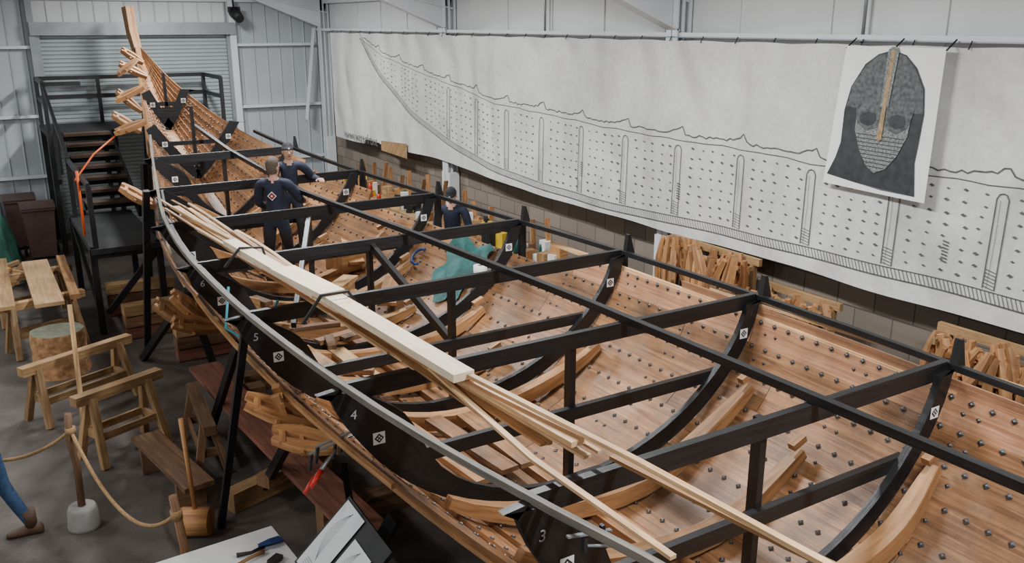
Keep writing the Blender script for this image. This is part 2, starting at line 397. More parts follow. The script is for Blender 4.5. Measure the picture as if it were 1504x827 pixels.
def floormat():
    m,nt,b_=newmat("dusty_concrete"); N=nt.nodes;Lk=nt.links
    tc=N.new("ShaderNodeTexCoord"); n=N.new("ShaderNodeTexNoise"); n.inputs["Scale"].default_value=1.1; n.inputs["Detail"].default_value=10; n.inputs["Roughness"].default_value=.65
    Lk.new(tc.outputs["Object"],n.inputs["Vector"]); r=N.new("ShaderNodeValToRGB"); e=r.color_ramp.elements
    e[0].position=.32; e[0].color=(.045,.037,.032,1); e[1].position=.7; e[1].color=(.135,.112,.095,1)
    Lk.new(n.outputs["Fac"],r.inputs["Fac"])
    n2=N.new("ShaderNodeTexNoise"); n2.inputs["Scale"].default_value=60; n2.inputs["Detail"].default_value=3; Lk.new(tc.outputs["Object"],n2.inputs["Vector"])
    r2=N.new("ShaderNodeValToRGB"); r2.color_ramp.elements[0].position=.66; r2.color_ramp.elements[1].position=.72; r2.color_ramp.elements[0].color=(0,0,0,1); Lk.new(n2.outputs["Fac"],r2.inputs["Fac"])
    mx=N.new("ShaderNodeMix"); mx.data_type='RGBA'; Lk.new(r2.outputs[0],mx.inputs[0]); Lk.new(r.outputs[0],mx.inputs[6]); mx.inputs[7].default_value=(.25,.19,.13,1)
    Lk.new(mx.outputs[2],b_.inputs["Base Color"]); b_.inputs["Roughness"].default_value=.6
    return m
M['floor']=floormat()
M['clad']=paint("white_cladding",(.72,.73,.73),.5,.05,1.2)
M['cladgrey']=paint("grey_cladding",(.45,.48,.51),.5,.05,1.2)
M['shutter']=paint("shutter_grey",(.38,.42,.42),.45,.05,2,0.1)
M['greymetal']=paint("grey_metal",(.30,.32,.33),.4,.1,4,.4)
X0,X1,Y0,Y1=-6.5,7.6,-4.0,21.2
b=B(); b.box(((X0+X1)/2,(Y0+Y1)/2,-.05),(X1-X0+.4,Y1-Y0+.4,.1),'floor',rnd=.5); b.make("floor")
b=B(); b.box((X1+.06,(Y0+Y1)/2,1.2),(.12,Y1-Y0,2.4),'block'); b.box((X1+.06,(Y0+Y1)/2,3.85),(.1,Y1-Y0,2.9),'clad')
for k in range(20):
    y=Y0+.2+k*1.26
    if y<Y1: b.box((X1,y,3.85),(.02,.03,2.9),'clad')
b.make("wall_right")
b=B()
def zigwall(xa,xb,za,zb,y,mat):
    x=xa
    while x<xb:
        xe=min(x+.3,xb)
        b.poly([(x,y,za),(xe-.05,y,za),(xe-.05,y,zb),(x,y,zb)],mat)
        b.poly([(xe-.05,y,za),(xe-.025,y-.03,za),(xe-.025,y-.03,zb),(xe-.05,y,zb)],mat)
        b.poly([(xe-.025,y-.03,za),(xe,y,za),(xe,y,zb),(xe-.025,y-.03,zb)],mat)
        x+=.3
b.box(((X0+X1)/2,Y1+.1,3.0),(X1-X0,.1,6.0),'cladgrey')
zigwall(X0,1.48,0,5.6,Y1,'cladgrey'); zigwall(5.38,X1,0,5.6,Y1,'cladgrey'); zigwall(1.48,5.38,4.4,5.6,Y1,'clad')
for z in (1.3,2.55,3.94,4.9):
    if z<4.4:
        b.box(((5.42+X1)/2,Y1-.08,z),(X1-5.42,.12,.06),'whitep'); b.box(((X0+1.42)/2,Y1-.08,z),(1.42-X0,.12,.06),'whitep')
    else: b.box(((X0+X1)/2,Y1-.08,z),(X1-X0,.12,.06),'whitep')
b.box((5.45,Y1-.12,2.9),(.14,.2,5.8),'whitep'); b.box((1.42,Y1-.12,2.6),(.12,.2,5.2),'greymetal'); b.box((-.4,Y1-.12,2.6),(.14,.2,5.2),'whitep')
b.make("wall_back")
b=B()
z=0
while z<4.16:
    y=Y1-.05
    rr=[[(1.5,y,z),(1.5,y-.022,z+.02),(1.5,y-.022,z+.06),(1.5,y,z+.08)],[(5.36,y,z),(5.36,y-.022,z+.02),(5.36,y-.022,z+.06),(5.36,y,z+.08)]]
    b.grid(rr,'shutter',smooth=False); z+=.082
b.box((3.43,Y1-.16,4.3),(4.1,.28,.26),'greymetal'); b.box((1.5,Y1-.1,2.1),(.1,.12,4.2),'greymetal'); b.box((5.36,Y1-.1,2.1),(.1,.12,4.2),'greymetal')
b.make("door_1")
b=B(); b.box((X0-.05,(Y0+Y1)/2,2.6),(.1,Y1-Y0,5.2),'clad'); b.make("wall_left")
b=B(); b.box(((X0+X1)/2,Y0-.05,3),(X1-X0,.1,6),'clad'); b.make("wall_front")
b=B()
for xa,xb,za,zb in ((X0-.1,.5,5.1,6.5),(.5,X1+.1,6.5,5.1)):
    b.poly([(xa,Y0-.1,za),(xb,Y0-.1,zb),(xb,Y1+.15,zb),(xa,Y1+.15,za)],'clad'); b.poly([(xa,Y0-.1,za+.1),(xb,Y0-.1,zb+.1),(xb,Y1+.15,zb+.1),(xa,Y1+.15,za+.1)],'clad')
b.make("ceiling")
for Y in (2.35,8.4,14.4,20.7):
    b=B()
    b.box((7.46,Y,2.6),(.02,.2,5.2),'whitep'); b.box((7.37,Y,2.5),(.02,.2,5.0),'whitep'); b.box((7.57,Y,2.6),(.02,.2,5.2),'whitep')
    b.box((7.46,Y,2.5),(.2,.02,5.0),'whitep'); b.box((7.47,Y,.9),(.2,.3,1.8),'whitep')
    for xa,za,xb,zb in ((7.55,4.95,.5,6.35),):
        b.beam((xa,Y,za),(xb,Y,zb),.18,.02,'whitep'); b.beam((xa,Y,za-.3),(xb,Y,zb-.3),.18,.02,'whitep'); b.beam((xa,Y,za-.15),(xb,Y,zb-.15),.02,.3,'whitep')
    b.beam((X0+.1,Y,4.85),(.5,Y,6.2),.18,.3,'whitep')
    b.beam((7.40,Y,4.32),(5.3,Y,5.15),.2,.02,'whitep')
    b.poly([(7.4,Y,4.32),(5.3,Y,5.15),(5.3,Y,5.3),(7.4,Y,4.9)],'whitep')
    b.box((X0+.15,Y,2.5),(.2,.2,4.9),'whitep')
    b.make("portal_frame")
b=B(); b.sweep([(7.42,Y0,4.27),(7.42,Y1-.1,4.27)],.05,.06,'whitep'); b.sweep([(7.5,Y0,4.9),(7.5,Y1-.1,4.9)],.06,.1,'whitep')
b.beam((7.3,20.9,4.3),(7.0,20.9,2.2),.06,.06,'whitep')
b.make("trim_1")
b=B()
for y in (11.4,5.83): b.tube([(7.53,y,5.1),(7.53,y,4.22)],.018,'greymetal')
b.box((7.45,5.35,4.83),(.18,.34,.22),'whitep'); b.box((7.35,5.35,4.83),(.02,.3,.18),'greymetal')
b.make("wall_conduit_and_heater")
b=B(); b.tube([(5.45,20.8,4.9),(5.45,20.75,4.65)],.02,'blackflat'); b.tube([(5.45,20.75,4.65),(5.5,20.5,4.5)],[.13,.1],'blackflat',12); b.box((5.45,20.75,4.7),(.25,.12,.12),'blackflat'); b.make("spotlight_lamp")

# ------------------------------------------------------------------ banner
def banmat():
    m,nt,b_=newmat("banner_vinyl"); N=nt.nodes;Lk=nt.links
    tc=N.new("ShaderNodeTexCoord"); n=N.new("ShaderNodeTexNoise"); n.inputs["Scale"].default_value=.7; n.inputs["Detail"].default_value=8
    Lk.new(tc.outputs["Object"],n.inputs["Vector"]); r=N.new("ShaderNodeValToRGB"); e=r.color_ramp.elements
    e[0].position=.3; e[0].color=(.58,.58,.56,1); e[1].position=.65; e[1].color=(.78,.78,.76,1)
    Lk.new(n.outputs["Fac"],r.inputs["Fac"])
    v=N.new("ShaderNodeTexNoise"); v.inputs["Scale"].default_value=14; v.inputs["Detail"].default_value=9; v.inputs["Roughness"].default_value=.75; Lk.new(tc.outputs["Object"],v.inputs["Vector"])
    mx=N.new("ShaderNodeMix"); mx.data_type='RGBA'; mx.blend_type='MULTIPLY'; mx.inputs[0].default_value=.5
    r2=N.new("ShaderNodeValToRGB"); r2.color_ramp.elements[0].position=.35; r2.color_ramp.elements[0].color=(.70,.69,.66,1); r2.color_ramp.elements[1].position=.6; Lk.new(v.outputs["Fac"],r2.inputs["Fac"])
    Lk.new(r.outputs[0],mx.inputs[6]); Lk.new(r2.outputs[0],mx.inputs[7]); Lk.new(mx.outputs[2],b_.inputs["Base Color"]); b_.inputs["Roughness"].default_value=.55
    w=N.new("ShaderNodeTexWave"); w.wave_type='BANDS'; w.bands_direction='Y'; w.inputs["Scale"].default_value=.35; w.inputs["Distortion"].default_value=9; w.inputs["Detail"].default_value=3; Lk.new(tc.outputs["Object"],w.inputs["Vector"])
    bp=N.new("ShaderNodeBump"); bp.inputs["Strength"].default_value=.6; bp.inputs["Distance"].default_value=.12; Lk.new(w.outputs["Fac"],bp.inputs["Height"]); Lk.new(bp.outputs[0],b_.inputs["Normal"])
    return m
M['ban']=banmat(); M['ink']=paint("printed_ink",(.10,.10,.105),.6,.35,20); M['ink2']=paint("printed_ink_light",(.16,.16,.16),.6,.2,20)
def bx(y,z):
    f=max(0,min(1,(4.2-z)/2.2))
    return 7.29+.018*math.sin(y*1.9)+.014*math.sin(y*4.3+1)+f*.02*math.sin(y*.9+2)
ban=empty("ship_plan_banner")
b=B(); rows=[]
ny=190
yl=[.6+(19.75-.6)*k/ny for k in range(ny+1)]
def zbot(y): return 1.91+.012*math.sin(y*2.2)+(.10*max(0,min(1,(y-12)/2)) if y<18 else .0)
for y in yl:
    zt=4.2+.014*abs(math.sin(y*3.4)); z0=zbot(y)
    rows.append([(bx(y,zt+(z0-zt)*q/10),y,zt+(z0-zt)*q/10) for q in range(11)])
b.grid(rows,'ban'); b.make("banner_sheet",ban)
d=B()
def line(pts,w=.02,m='ink',off=.006):
    P=[]
    for (a,c) in zip(pts[:-1],pts[1:]):
        L=math.hypot(c[0]-a[0],c[1]-a[1]); n=max(1,int(L/.12))
        for k in range(n): P.append((a[0]+(c[0]-a[0])*k/n,a[1]+(c[1]-a[1])*k/n))
    P.append(pts[-1]); rows=[]
    for k,p in enumerate(P):
        q0=P[max(0,k-1)]; q1=P[min(len(P)-1,k+1)]; dy,dz=q1[0]-q0[0],q1[1]-q0[1]; l=math.hypot(dy,dz) or 1
        ny_,nz_=-dz/l*w/2,dy/l*w/2
        rows.append([(bx(*p)-off,p[0]+ny_,p[1]+nz_),(bx(*p)-off,p[0]-ny_,p[1]-nz_)])
    d.grid(rows,m,smooth=False)
SH=interp(sorted([(18.1,4.19),(16.96,3.87),(15.7,3.69),(14.57,3.52),(13.55,3.40),(12.42,3.25),(11.04,3.20),(9.41,3.15),(8.08,3.13),(6.78,3.13),(5.96,3.10),(4.45,3.17),(3.95,3.17),(.8,3.2)]))
KE=interp(sorted([(18.1,4.19),(17.51,3.66),(16.53,3.17),(15.47,2.73),(14.36,2.40),(13.11,2.18),(11.79,2.06),(10.48,2.02),(9.35,2.02),(8,2.06),(6.87,2.08),(5.93,2.10),(5.12,2.11),(4.42,2.12),(.8,2.12)]))
yy=[.8+ (18.05-.8)*k/120 for k in range(121)]
sag=lambda y:.02*math.sin(y*7)+.015*math.sin(y*13)
line([(y,SH(y)-.07+sag(y)*.3) for y in yy],.010)
rag=[]
for k in range(320):
    y=.8+(17.9-.8)*k/319
    ph=(y-4.05)%1.0; sp=.11*math.exp(-(ph/.13)**1.0)+.11*math.exp(-((ph-1)/.03)**2)
    rag.append((y,SH(y)+sp+.016*random.uniform(-1,1)))
line(rag,.015)
line([(y,KE(y)+.07) for y in yy],.010); line([(y,KE(y)-.03) for y in yy],.014)
for k in range(430):
    y=.85+k*.04
    if y<17.9: line([(y,KE(y)-.03),(y+.04,KE(y)+.07)],.007,off=.007)
for k in range(1,15):
    y=.09+k*1.0
    top=SH(y)-.13; bot=KE(y)+.09; lean=.05 if y<13 else .25
    w=.055
    tp=[(y+lean*.2-w,bot),(y-w,top-.05),(y-w*.6,top-.01),(y,top),(y+w*.6,top-.01),(y+w,top-.05),(y+lean*.2+w,bot)]
    line(tp,.012,off=.008)
    line([(y+.02,top-.06),(y+.015,(top+bot)/2),(y+.03,bot)],.004,off=.008)
    for q in range(6): line([(y+lean*.2-w,bot+.03*q),(y+lean*.2+w,bot+.03*q+.02)],.006,off=.008)
for k in range(104):
    y=.95+k*.165
    if y>17.4: break
    ph=(y-.09)%1.0
    if ph<.09 or ph>.91: continue
    h=SH(y)-.1-(KE(y)+.1); n=8 if h>.6 else max(2,int(h/.1))
    for j in range(n):
        z=KE(y)+.12+h*(j+.3)/n+.01*random.uniform(-1,1); r=.021*random.uniform(.7,1.15); yj=y+random.uniform(-.025,.025); X=bx(yj,z)-.008
        d.poly([(X,yj-r*1.3,z),(X,yj-r*.2,z-r*.7),(X,yj+r*1.3,z),(X,yj+r*.2,z+r*.7)],'ink')
for y0_ in (4.1,7.6,9.6):
    for j in range(7): line([(y0_+.42,2.35+j*.03),(y0_+.48,2.36+j*.03)],.014,off=.008)
d.make("printed_ship_drawing",ban)
mt=Matrix(((0,0,-1,7.235),(-1,0,0,18.15),(0,1,0,2.04),(0,0,0,1)))
text("banner_lettering","www.waterfront",.28,'ink2',mt,ban)
b=B(); b.poly([(7.23,17.0,2.10),(7.23,15.75,2.17),(7.23,15.75,1.88),(7.23,17.0,1.9)],'trestle'); b.make("banner_patch",ban)
b=B()
for k in range(36):
    y=.8+k*.54; b.tube([(7.29,y,4.19),(7.33,y,4.26)],.006,'blackflat',5)
b.sweep([(7.35,.5,4.25),(7.35,19.9,4.25)],.012,.012,'greymetal'); b.make("banner_ties",ban)
# helmet poster (generic helmet with mail curtain)
po=empty("helmet_poster")
M['poster']=paint("poster_vinyl",(.86,.86,.84),.5,.04,1.5)
M['h_iron']=paint("printed_helmet_iron",(.085,.095,.095),.6,.6,26)
M['h_light']=paint("printed_helmet_mail",(.19,.205,.195),.6,.75,60)
M['h_gold']=paint("printed_helmet_gilt",(.34,.23,.11),.6,.4,24)
M['h_dark']=paint("printed_helmet_dark",(.03,.034,.037),.6,.4,14)
def pp(a,c,l=0):
    yt=5.74-1.02*a; yb_=5.86-1.12*a; y=yt+(yb_-yt)*c; z=4.2-(1.31+.03*a)*c
    return (7.20-.012*math.sin(a*3.1)*(c)-.0018*l,y,z)
b=B()
b.grid([[pp(q/8,c/8) for q in range(9)] for c in range(9)],'poster')
def flat(pts,m,l): b.poly([pp(x,y,l+3) for x,y in pts],m)
flat([(.03,.93),(.09,.80),(.12,.68),(.10,.45),(.13,.28),(.24,.12),(.36,.05),(.50,.02),(.64,.05),(.76,.13),(.86,.26),(.89,.42),(.88,.62),(.87,.75),(.91,.97),(.6,.97),(.3,.95)],'h_dark',0)
flat([(.12,.42),(.14,.28),(.25,.13),(.36,.06),(.50,.03),(.64,.06),(.75,.14),(.85,.27),(.88,.42),(.5,.44)],'h_iron',1)
flat([(.24,.43),(.78,.43),(.77,.58),(.70,.72),(.61,.82),(.51,.86),(.42,.82),(.33,.72),(.25,.58)],'h_light',2)
flat([(.22,.385),(.80,.385),(.79,.44),(.76,.53),(.66,.575),(.56,.55),(.51,.50),(.46,.55),(.36,.575),(.26,.53),(.23,.44)],'h_iron',3)
for a0,a1 in((.28,.45),(.57,.74)):
    m_=(a0+a1)/2
    flat([(a0,.49),(a0+.02,.455),(m_,.44),(a1-.02,.455),(a1,.49),(a1-.02,.525),(m_,.54),(a0+.02,.525)],'h_dark',4)
flat([(.46,.02),(.49,.0),(.55,.0),(.57,.03),(.55,.40),(.47,.40)],'h_light',5); flat([(.495,.02),(.535,.02),(.53,.42),(.535,.62),(.51,.64),(.485,.62),(.49,.42)],'h_gold',6)
for k in range(9):
    c=.60+k*.027; hwk=.24*(1-(k/9)**1.6*.75)
    flat([(.51-hwk,c),(.51+hwk,c),(.51+hwk,c+.006),(.51-hwk,c+.006)],'h_dark',3)
b.make("poster_sheet",po)
b=B()
for a,c in((0,0),(.5,0),(1,0)):
    p=pp(a,c); b.tube([(p[0],p[1],p[2]-.02),(7.33,p[1],4.27)],.008,'blackflat',5)
b.make("poster_ties",po)

# ------------------------------------------------------------------ wall-side clutter
def clampgeo(b,p,L=.5,ax=V((0,0,-1)),sd=V((0,1,0)),m='clampw'):
    p=V(p); ax=V(ax).normalized(); sd=V(sd).normalized(); up=ax.cross(sd)
    r=random.random()
    for s in(-1,1):
        pts=[];ws=[];hs=[]
        for q in range(7):
            u=q/6; pts.append(p+ax*L*u+sd*s*(.055+.035*math.sin(u*math.pi)-.03*u)); ws.append(.045+.035*math.sin(u*math.pi)); hs.append(.06+.015*math.sin(u*3))
        b.sweep(pts,ws,hs,m,up,rnd=r)
    c=p+ax*L*.45; b.beam(c-sd*.15,c+sd*.15,.03,.03,m,up,rnd=r)
    c=p+ax*L*.15; b.beam(c-sd*.10+up*.03,c+sd*.10+up*.01,.045,.03,m,up,rnd=min(1,r+.3))
def rack(ya,yb,z,n,L):
    b=B()
    b.beam((7.22,ya-.1,z+.03),(7.22,yb+.1,z+.03),.05,.08,'trestle'); b.beam((7.08,ya-.05,z-.05),(7.08,yb+.05,z-.05),.04,.04,'trestle')
    for y in(ya,yb): b.beam((7.22,y,z-.05),(7.0,y,z-.05),.04,.05,'trestle'); b.beam((7.22,y,z),(7.22,y,0),.06,.06,'trestle',(1,0,0))
    for k in range(n):
        y=ya+(yb-ya)*k/(n-1)+random.uniform(-.03,.03)
        clampgeo(b,(7.02+random.uniform(-.12,.08),y,z+.02+random.uniform(-.06,.10)),L*random.uniform(.8,1.1),(random.uniform(-.2,.1),random.uniform(-.45,.45),-1),(random.uniform(-.9,.9),1,0))
    b.make("wooden_clamp_rack")
rack(6.70,7.95,1.85,24,.70); rack(5.6,6.4,1.64,12,.46); rack(3.2,4.35,1.76,18,.56); rack(1.9,2.9,1.7,10,.5)
b=B()
b.beam((6.80,2.6,1.02),(6.80,6.3,1.0),.06,.16,'trestle'); b.beam((6.80,2.6,.5),(6.80,6.3,.5),.05,.14,'oakdark')
for y in (2.8,4.6,6.2): b.beam((6.80,y,0),(6.80,y,1.1),.07,.07,'trestle',(1,0,0))
b.make("timber_storage_rail")
b=B()
for k in range(26):
    y0_=random.uniform(4.3,7.6); L=random.uniform(1.5,2.9); z=.62+.05*(k//4); x=5.95+.17*(k%4)+random.uniform(-.05,.05)
    b.beam((x,y0_,z),(x+random.uniform(-.12,.12),y0_+L,z),random.uniform(.1,.2),.035,random.choice(['rib','oakdark','trestle','oakdark']))
for y in (4.6,6.4,8.2,9.6): b.box((6.2,y,.55),(.8,.1,.1),'trestle'); b.box((5.95,y,.25),(.08,.08,.5),'trestle'); b.box((6.5,y,.25),(.08,.08,.5),'trestle')
b.make("stacked_timber")
M['yellow']=paint("yellow_tool_plastic",(.75,.5,.03),.4); M['teal']=paint("teal_cloth",(.008,.085,.078),.7,.4,9,0,.4); M['paper']=paint("white_paper",(.72,.72,.70),.6,.03); M['red']=paint("red_plastic",(.65,.03,.02),.4); M['orange']=paint("orange_strap",(.8,.12,.02),.6); M['blue']=paint("blue_plastic",(.015,.04,.14),.5)
b=B()
b.box((6.95,14.4,1.0),(.56,9.2,.06),'trestle')
for y in (10,12,13.8,16,18.8):
    for x in(6.72,7.18): b.box((x,y,.49),(.08,.08,.97),'trestle')
b.box((6.95,14.4,.4),(.5,9.0,.04),'oakdark')
b.make("workbench")
b=B()
for k in range(110):
    y=random.uniform(10.2,18.8); x=random.uniform(6.78,7.10); c=random.choice(['yellow','blackflat','paper','clampw','clampw','oakdark','trestle','teal','red','greymetal','blackflat','oakdark'])
    h=random.uniform(.06,.34); w=random.uniform(.06,.22)
    if c in('yellow','blackflat') and random.random()<.6:
        b.box((x,y,1.035+h*.5),(.07,.08,h),c,1); b.box((x,y,1.035+h),(.2,.07,.08),c,random.random()*3); b.box((x,y,1.06),(.12,.1,.05),'blackflat',1)
    elif c in('red','teal','greymetal'): b.tube([(x,y,1.035),(x,y,1.035+h*.75),(x,y,1.035+h)],[w*.3,w*.3,w*.12],c,10)
    else: b.box((x,y,1.035+h/2),(w,w*random.uniform(.4,1.4),h),c,random.random()*3)
for k in range(18):
    y=10.6+k*.44; b.beam((7.12,y,1.05),(7.15,y+random.uniform(-.2,.2),1.35+random.random()*.4),.08,.02,'clampw',(0,1,0))
b.make("bench_tools_and_boxes")

# ------------------------------------------------------------------ cloth, roll, saw in hull
b=B(); rows=[]
for q in range(15):
    row=[]
    for p in range(15):
        u=p/14; t=.76-.36*q/14+.025*math.sin(p*.8); y=8.75+.85*u-.10*(q/14)+.05*math.sin(q*.9)+(.15*(1-2*u))*(q/14)
        row.append(hp(y,1,t,.03+.018*math.sin(q*1.3+p*1.6)+.015*math.sin(p*.9)))
    rows.append(row)
b.grid(rows,'teal'); b.make("green_dust_sheet")
b=B(); c=hp(8.62,1,.60,.12); b.tube([c-V((0,0,.07)),c+V((0,0,.09))],.08,'paper',18); b.tube([c+V((0,0,.09)),c+V((0,0,.092))],.03,'oakdark',10); b.make("paper_roll")
b=B(); c=hp(9.9,1,.55,.04); b.tube([c+V((.12*math.cos(a)*.7,.16*math.sin(a),.03+.08*math.cos(a))) for a in [k*math.pi/7*1.2 for k in range(8)]],.018,'blue',8); b.make("coping_saw_frame")
# ------------------------------------------------------------------ clamps on ship's side
def shipclamps(items,m='clampw'):
    b=B()
    for p,ax,L in items: clampgeo(b,p,L,ax,(0.3,.9,.3),m)
    return b.make("wooden_planking_clamp")
shipclamps([((1.55,9.2,1.75),(.45,.1,-.5),.55),((1.48,8.9,1.55),(.6,.2,-.25),.55),((1.42,9.5,1.6),(.6,-.3,-.5),.5)])
shipclamps([((1.50,6.3,1.68),(.7,-.3,-.35),.55),((1.6,6.0,1.5),(.6,-.5,-.1),.5),((1.70,6.2,1.75),(.3,.2,-.8),.55)])
shipclamps([((2.50,17.5,3.72),(.8,.0,-.45),.5),((2.40,17.1,3.55),(.6,.3,.4),.48),((2.28,16.6,3.3),(.7,.0,-.7),.5),((2.2,16.2,3.18),(.7,.1,.3),.5),((2.05,15.7,3.0),(.8,.1,-.6),.5),((2.0,15.3,2.75),(.8,.0,.25),.5),((2.62,17.9,3.95),(.7,.0,-.5),.42)])
shipclamps([((1.62,12.5,2.35),(.7,-.4,-.5),.5)])
b=B()
for p in((1.72,5.40,1.62),(1.72,5.55,1.5)):
    p=V(p); b.beam(p,p+V((.36,-.05,.10)),.022,.010,'greymetal'); b.beam(p+V((.02,0,.0)),p+V((.0,.0,-.12)),.025,.018,'steel'); b.beam(p+V((.2,0,.05)),p+V((.18,.0,-.08)),.025,.018,'steel')
    b.tube([p+V((.14,-.02,-.05)),p+V((0,-.1,-.13))],.010,'greymetal'); b.tube([p+V((0,-.1,-.13)),p+V((-.10,-.16,-.20))],[.02,.015],'red',10)
b.make("bar_clamp")
b=B(); p=V((2.10,2.95,2.12)); b.beam(p,p+V((.24,-.02,-.03)),.022,.01,'greymetal'); b.beam(p+V((.2,0,0)),p+V((.22,0,-.13)),.025,.018,'steel'); b.beam(p+V((.1,0,0)),p+V((.1,0,-.11)),.025,.018,'steel'); b.tube([p+V((.1,0,-.08)),p+V((.24,-.05,-.1))],.008,'greymetal'); b.make("bar_clamp")
b=B(); b.sweep([(2.0,10.3,.5),(2.1,8.5,.48),(2.32,5.9,.45)],.34,.05,'redwood',rnd=.6)
for y in(6.6,9.6): b.box((2.3,y,.21),(.4,.2,.42),'oakdark')
b.make("long_hull_plank")
# ------------------------------------------------------------------ left floor items
def sawhorse(p0,p1,h,th=.1,m='trestle',spl=.22,shelf=True):
    b=B(); p0=V((*p0,h)); p1=V((*p1,h)); d=(p1-p0).normalized(); s=V((-d.y,d.x,0))
    b.beam(p0-V((0,0,th/2)),p1-V((0,0,th/2)),.12,th,m)
    for p,k in((p0+d*.18,-1),(p1-d*.18,1)):
        for q in(-1,1): b.beam(p+s*q*.04-V((0,0,th*.6)),V((p.x,p.y,0))+s*q*spl+d*k*.06,.07,.07,m,d)
        b.beam(p+s*(spl*.6)+V((0,0,-h*.6)),p-s*(spl*.6)+V((0,0,-h*.6)),.03,.09,m)
    if shelf:
        for q in (-1,1): b.beam(p0+d*.18+s*q*spl*.6-V((0,0,h*.6)),p1-d*.18+s*q*spl*.6-V((0,0,h*.6)),.03,.08,m)
    return b
b=sawhorse((.12,10.7),(1.35,11.3),.72); b.beam((.62,9.9,.0),(.72,10.9,1.30),.07,.05,'trestle',(1,0,0)); b.make("sawhorse")
b=sawhorse((.52,9.35),(1.42,9.75),.78); b.make("sawhorse")
b=sawhorse((1.72,9.6),(1.62,8.35),.6,spl=.15,m='oakdark'); b.make("sawhorse")
b=sawhorse((.0,13.3),(1.1,13.6),.75); b.make("sawhorse")
b=sawhorse((-.1,14.9),(1.1,15.2),.75); b.make("sawhorse")
b=B(); b.beam((.62,12.9,.785),(.62,15.5,.785),.36,.05,'pine',rnd=.4); b.beam((.12,13.0,.785),(.15,15.9,.785),.2,.05,'trestle'); b.beam((.95,13.1,.79),(1.0,15.6,.79),.12,.07,'rib'); b.make("plank_on_sawhorses")
b=B()
for k in range(12):
    x=-.1+random.random()*.75; y=16.3+random.random()*1.0; z=.06+.09*(k//3)
    b.beam((x,y,z),(x+random.uniform(-.4,.4),y+random.uniform(-.3,.6),z+.08),.09,.06,random.choice(['rib','trestle','clampw']))
b.make("timber_offcuts")
b=B(); b.beam((1.12,9.1,.32),(1.36,7.75,.30),.28,.05,'oakdark',rnd=.2); b.box((1.16,8.9,.15),(.26,.1,.28),'oakdark'); b.box((1.32,8.0,.14),(.26,.1,.27),'oakdark'); b.make("low_plank_bench")
b=B(); b.beam((1.6,7.7,.1),(2.7,8.1,.1),.16,.2,'trestle'); b.beam((1.9,7.6,.27),(2.6,7.95,.27),.16,.12,'oakdark'); b.make("timber_baulk")
for k,(x,y,r) in enumerate(((1.55,13.3,.3),(1.5,14.6,-.2),(2.0,12.0,.1))):
    b=B()
    for j in range(3): b.beam((x,y,.09+.17*j),(x+1.0,y+.2*r,.09+.17*j),.22,.15,['redwood','oakdark','trestle'][j%3])
    b.make("timber_baulk")
M['bark']=paint("bark",(.42,.22,.10),.9,.5,12,0,.8); M['endgrain']=paint("stump_end_grain",(.14,.15,.10),.8,.3,14)
b=B(); rows=[]
for z,f in((0,1.08),(.1,1.0),(.3,.97),(.5,1.0),(.57,.96)):
    rows.append([(.63+.33*f*(1+.04*math.sin(3*t)+.03*math.sin(7*t+z*4))*math.cos(t),12.4+.33*f*(1+.05*math.sin(2*t+1))*math.sin(t),z) for t in [2*math.pi*j/28 for j in range(28)]])
b.grid(rows,'bark',closed=True,rnd=.4); b.poly(rows[-1],'endgrain'); b.make("tree_stump_block")
M['concrete']=paint("concrete",(.28,.27,.25),.9,.15,10); M['rope']=paint("manila_rope",(.36,.22,.10),.9,.3,60)
def rope(p0,p1,s):
    p0=V(p0);p1=V(p1); pts=[]
    for k in range(21):
        q=k/20; p=p0.lerp(p1,q); p.z-=s*4*q*(1-q); pts.append(p)
    return pts
b=B(); b.tube([(.4,8.12,0),(.4,8.12,.03),(.4,8.12,.19),(.4,8.12,.22)],[.135,.14,.125,.11],'concrete',18); b.tube([(.4,8.12,.2),(.41,8.12,.6),(.38,8.12,.88),(.4,8.12,1.12)],[.035,.03,.034,.03],'oakdark',10); b.tube([(.4,8.12,.93),(.4,8.12,.99)],.045,'rope',10)
b.tube([(.92,6.3,0),(.92,6.3,.2)],[.14,.12],'concrete',18); b.tube([(.92,6.3,.2),(.95,6.3,.6),(.91,6.3,1.05)],[.035,.035,.03],'oakdark',10); b.tube([(.92,6.3,.86),(.92,6.3,.93)],.045,'rope',10)
b.tube(rope((.4,8.12,.96),(.92,6.3,.9),.42),.016,'rope',8); b.tube(rope((.4,8.12,.96),(-.9,9.2,.95),.35),.016,'rope',8)
b.tube([(-.9,9.2,0),(-.9,9.2,.2)],[.14,.12],'concrete',18); b.tube([(-.9,9.2,.2),(-.9,9.2,1.05)],.033,'oakdark',10); b.make("rope_barrier")
b=B(); b.tube([(1.14,7.52,.13),(1.36,7.40,.13)],[.13,.13],'clampw',16); b.tube([(1.25,7.46,.2),(1.22,7.5,1.12)],[.02,.022],'clampw',8); b.make("wooden_mallet")
